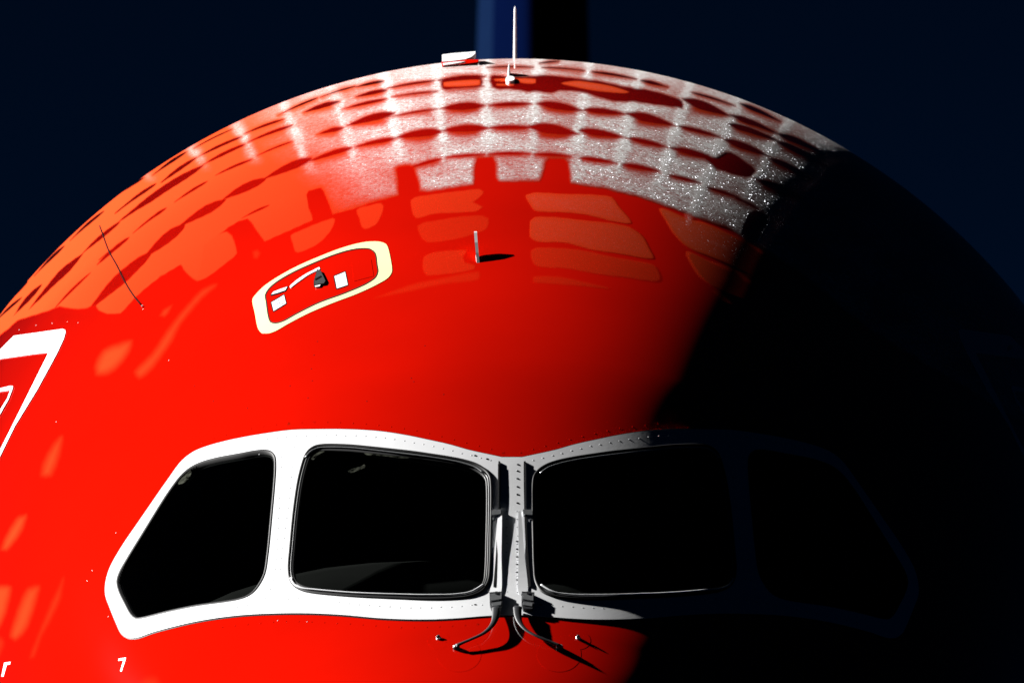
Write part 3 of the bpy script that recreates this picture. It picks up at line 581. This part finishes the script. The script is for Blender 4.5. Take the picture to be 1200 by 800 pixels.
sheet('handle_grip', np.array([(370, 329.6), (377, 325.6), (377.4, 327), (370.4, 331)]), BLACKHOLE, .010, .012, hd, grid=0)
sheet('handle_lip', np.array([(369.4, 336.4), (376.5, 335), (375, 337.3), (370, 338)]), WHITE, .003, .008, hd, grid=0)
PQ = np.array([q for a_, b_ in zip([(412.5, 309), (435, 304.5), (438, 324), (415, 330)], [(435, 304.5), (438, 324), (415, 330), (412.5, 309)]) for q in np.linspace(a_, b_, 8)[:-1]])
sheet('latch_cover', PQ, RED, 0, .0022, HT, grid=8, smooth=False)

# ------------------------------------------------------------------ door surrounds and lettering on the skin
def dense(p, step=4.): return np.array([q for i in range(len(p)) for q in np.linspace(p[i], p[(i+1) % len(p)], max(2, int(np.hypot(*np.subtract(p[(i+1) % len(p)], p[i]))/step)))[:-1]])
for mir in (0, 1):
    D = bpy.data.objects.new('cabin_door', None); scn.collection.objects.link(D); D.parent = AIR
    T = flip if mir else (lambda p: np.array(p, float))
    band = dense([(-14, 424.5), (0, 411), (10, 401), (17, 394), (46, 390), (74, 386), (77, 387), (77.4, 390), (75.4, 397.5), (67.5, 414.5), (45, 456), (18, 500), (-4, 545), (-7, 545), (-3, 535), (14.6, 500), (45, 439), (55, 419), (57.4, 413.6), (40, 415.5), (1, 421), (-14, 427)])
    sheet('door_outline', T(band), WHITE, -.001, .004, D, grid=0, smooth=False)
    lo = dense([(-12, 455), (0, 455.8), (13, 452.6), (15.8, 452.8), (16, 455), (11, 468.5), (0, 487.6), (-8, 498), (-8, 494), (0, 482), (10, 467), (13, 457.8), (0, 459.6), (-12, 460)])
    lo = dense([(-12, 457), (0, 455.8), (13, 452.6), (15.8, 452.8), (16, 455), (11, 468.5), (0, 487.6), (-8, 498), (-8, 493), (0, 482.5), (9.6, 467), (13, 457.8), (0, 459.6), (-12, 461.5)], 3)
    sheet('window_outline', T(lo), WHITE, -.001, .005, D, grid=0, smooth=False)
glyph7 = [(139.2, 771.4), (147.8, 770.0), (147.4, 772.6), (142.9, 786.4), (140.9, 786.2), (144.9, 773.0), (138.8, 774.0)]
glyphr = [(5.2, 776), (12.6, 774.8), (12.2, 778), (8.4, 778.6), (4.4, 792.4), (1.8, 792)]
sheet('marking', np.array(glyph7), WHITE, -.001, .0015, SKIN, grid=0, smooth=False)
sheet('marking', np.array(glyphr), WHITE, -.001, .0015, SKIN, grid=0, smooth=False)
fast = np.array([(42, 381), (61, 378.5), (79, 377), (91.5, 378), (22.5, 386.5), (198, 422), (66, 494), (304, 532), (136, 624), (130, 664), (127, 722), (108, 668), (102, 680), (325.5, 726.5), (360, 728)])
domes('fastener', fast, .0032, .0014, RIVET, SKIN, 0)
domes('grit_speck', np.array([(365, 432), (366, 446), (361, 466), (485, 447), (482, 443), (368, 416), (372, 400), (340, 452), (430, 470), (498, 405), (250, 470), (228, 452), (290, 478), (520, 462)]), .003, .0006, BLACKHOLE, SKIN, 0)
rp = np.vstack([along([(590, 530), (540, 517), (480, 503), (400, 495), (340, 496), (290, 503), (230, 520)], 15), along([(610, 530), (660, 517), (720, 503), (800, 494)], 15), along([(560, 731), (480, 735), (400, 730), (330, 728), (250, 736)], 15)])
domes('skin_rivet', rp, .0036, .0009, RED, SKIN, 0)
pl = along([(117, 265), (121, 276), (128, 295), (137, 311), (148, 333), (157, 347), (167, 359)], 3)
sp = tube('seam_strip', onskin(pl, .0010), .0032, BLACKHOLE, AIR, 6); cyl('strip_fitting', (167.5, 359.5), .005, 0, .008, METAL, sp)

# ------------------------------------------------------------------ antennas on the crown
def blade(name, x, y0, chord, ht, thick, sweep, m, lean=0., taper=.55):
    z0 = lambda y: float(top(np.array([y]))[0])*math.sqrt(max(0, 1-(x/float(wid(np.array([y]))[0]))**2))
    secs = []
    prof = [(0, 0), (.06, .55), (.2, .9), (.4, 1), (.7, .7), (1, .05)]
    for f in (-.08, 0, .5, .85, .97, 1.0):
        c = chord*(1-(1-taper)*max(f, 0))*(1 if f < .9 else (.85 if f < .99 else .55)); t = thick*(1-.45*max(f, 0))*(1 if f < .99 else .5); yl = y0+sweep*f
        s_ = [(x+lean*f+sx*t/2*w_, yl+c*u, z0(y0+chord*u)+ht*f) for sx, pr in ((-1, prof), (1, prof[::-1])) for u, w_ in pr if not (sx == 1 and u in (0, 1))]
        secs.append(s_)
    return loft(name, secs, m, AIR)
A1 = blade('mast_antenna', -.006, 8.5, .26, .252, .018, .08, WHITE)
cyl2 = blade('small_antenna', -.027, 6.62, .14, .042, .013, .05, WHITE)
sheet('antenna_base', np.stack([597.8+5.2*np.cos(np.linspace(0, 6.283, 25)[:-1]), 95.2+2.9*np.sin(np.linspace(0, 6.283, 25)[:-1])], -1), WHITE, -.002, .012, cyl2, grid=0, smooth=False)
FA = bpy.data.objects.new('fairing_antenna', None); scn.collection.objects.link(FA); FA.parent = AIR
def lean_plate(name, poly, y, m, depth=.25, off=0.):      # canted flank leaning back and to the sun side, with a body behind it
    poly = np.array(poly, float); yy_ = y+(74-poly[:, 1])*.0075-(poly[:, 0]-518)*.0022-off
    d = ray(poly); P = CAM+d*((yy_-CAM[1])/d[:, 1])[:, None]; n = len(P); V = list(P)+[p+np.array([0, depth, -.004]) for p in P]
    Fc = [tuple(range(n)), tuple(range(n, 2*n))[::-1]]+[(i, n+i, n+(i+1) % n, (i+1) % n) for i in range(n)]
    o = from_data(name, V, Fc, m, FA, False); bm = bmesh.new(); bm.from_mesh(o.data); bmesh.ops.recalc_face_normals(bm, faces=bm.faces); bm.to_mesh(o.data); bm.free(); return o
lean_plate('antenna_body', [(518, 64.2), (530, 62.6), (545, 61.4), (557.3, 60.4), (556.8, 63), (552, 67), (545, 69.4), (532, 71.2), (518, 72.4)], 7.3, WHITE)
lean_plate('antenna_foot', [(517, 72.6), (532, 71.4), (546, 69.6), (561, 70), (560, 73), (540, 75.5), (518, 78)], 7.305, RED, .2)
lean_plate('antenna_lip', [(519, 74.2), (532, 72.7), (545, 71.9), (540, 73.2), (530, 75), (519.5, 76.4)], 7.3, WHITE, .012, .006)
for q in ((527, 65.3), (549.5, 62.8)):
    t = np.linspace(0, 6.283, 9)[:-1]; lean_plate('antenna_screw', np.stack([q[0]+1.1*np.cos(t), q[1]+.5*np.sin(t)], -1), 7.3, GREY, .006, .003)
# swept-back blade on the red forehead; its tip stands a few centimetres off the skin
b0 = onskin([(560.3, 308), (559.5, 301.5), (558.7, 294.5), (558.1, 287)], [0, .02, .04, .056]); b1 = onskin([(559.9, 303), (559.2, 296.5), (558.5, 290), (558.1, 285.5)], [-.003, .011, .033, .055])
V = []
for k_ in range(4):
    for p in (b0[k_], b1[k_]):
        V += [p+np.array([-.006, 0, 0]), p+np.array([.006, 0, 0])]
Fc = []
for k_ in range(3):
    i = 4*k_; Fc += [(i, i+1, i+5, i+4), (i+2, i+6, i+7, i+3), (i, i+4, i+6, i+2), (i+1, i+3, i+7, i+5)]
Fc += [(0, 2, 3, 1), (12, 13, 15, 14)]
o = from_data('forehead_antenna', V, Fc, WHITE, AIR, False); bm = bmesh.new(); bm.from_mesh(o.data); bmesh.ops.recalc_face_normals(bm, faces=bm.faces); bm.to_mesh(o.data); bm.free()

# ------------------------------------------------------------------ tail fin far behind
pf = [(0, 0), (.008, .13), (.02, .22), (.04, .33), (.08, .50), (.14, .70), (.22, .88), (.32, .98), (.40, 1.), (.55, .86), (.75, .5), (1, .02)]
secs = []
for z_ in np.linspace(2.3, 11.6, 12):
    f = (z_-2.3)/9.3; le = 44.5+9.3*f*.92; ch = 7.6-4.6*f; tk = .94-.42*f
    up_ = [(-.5*tk*w_, le+ch*u, z_) for u, w_ in pf]; dn = [(.5*tk*w_, le+ch*u, z_) for u, w_ in pf[::-1][:-1]]
    secs.append(up_+dn)
FN = loft('tail_fin', secs, NAVY, AIR); FN.data.materials.append(BLUE)
n = len(secs[0])
for p in FN.data.polygons:
    c = p.center; f = (c.z-2.3)/9.3; u = (c.y-(44.5+9.3*f*.92))/(7.6-4.6*f)
    if u > .135: p.material_index = 1
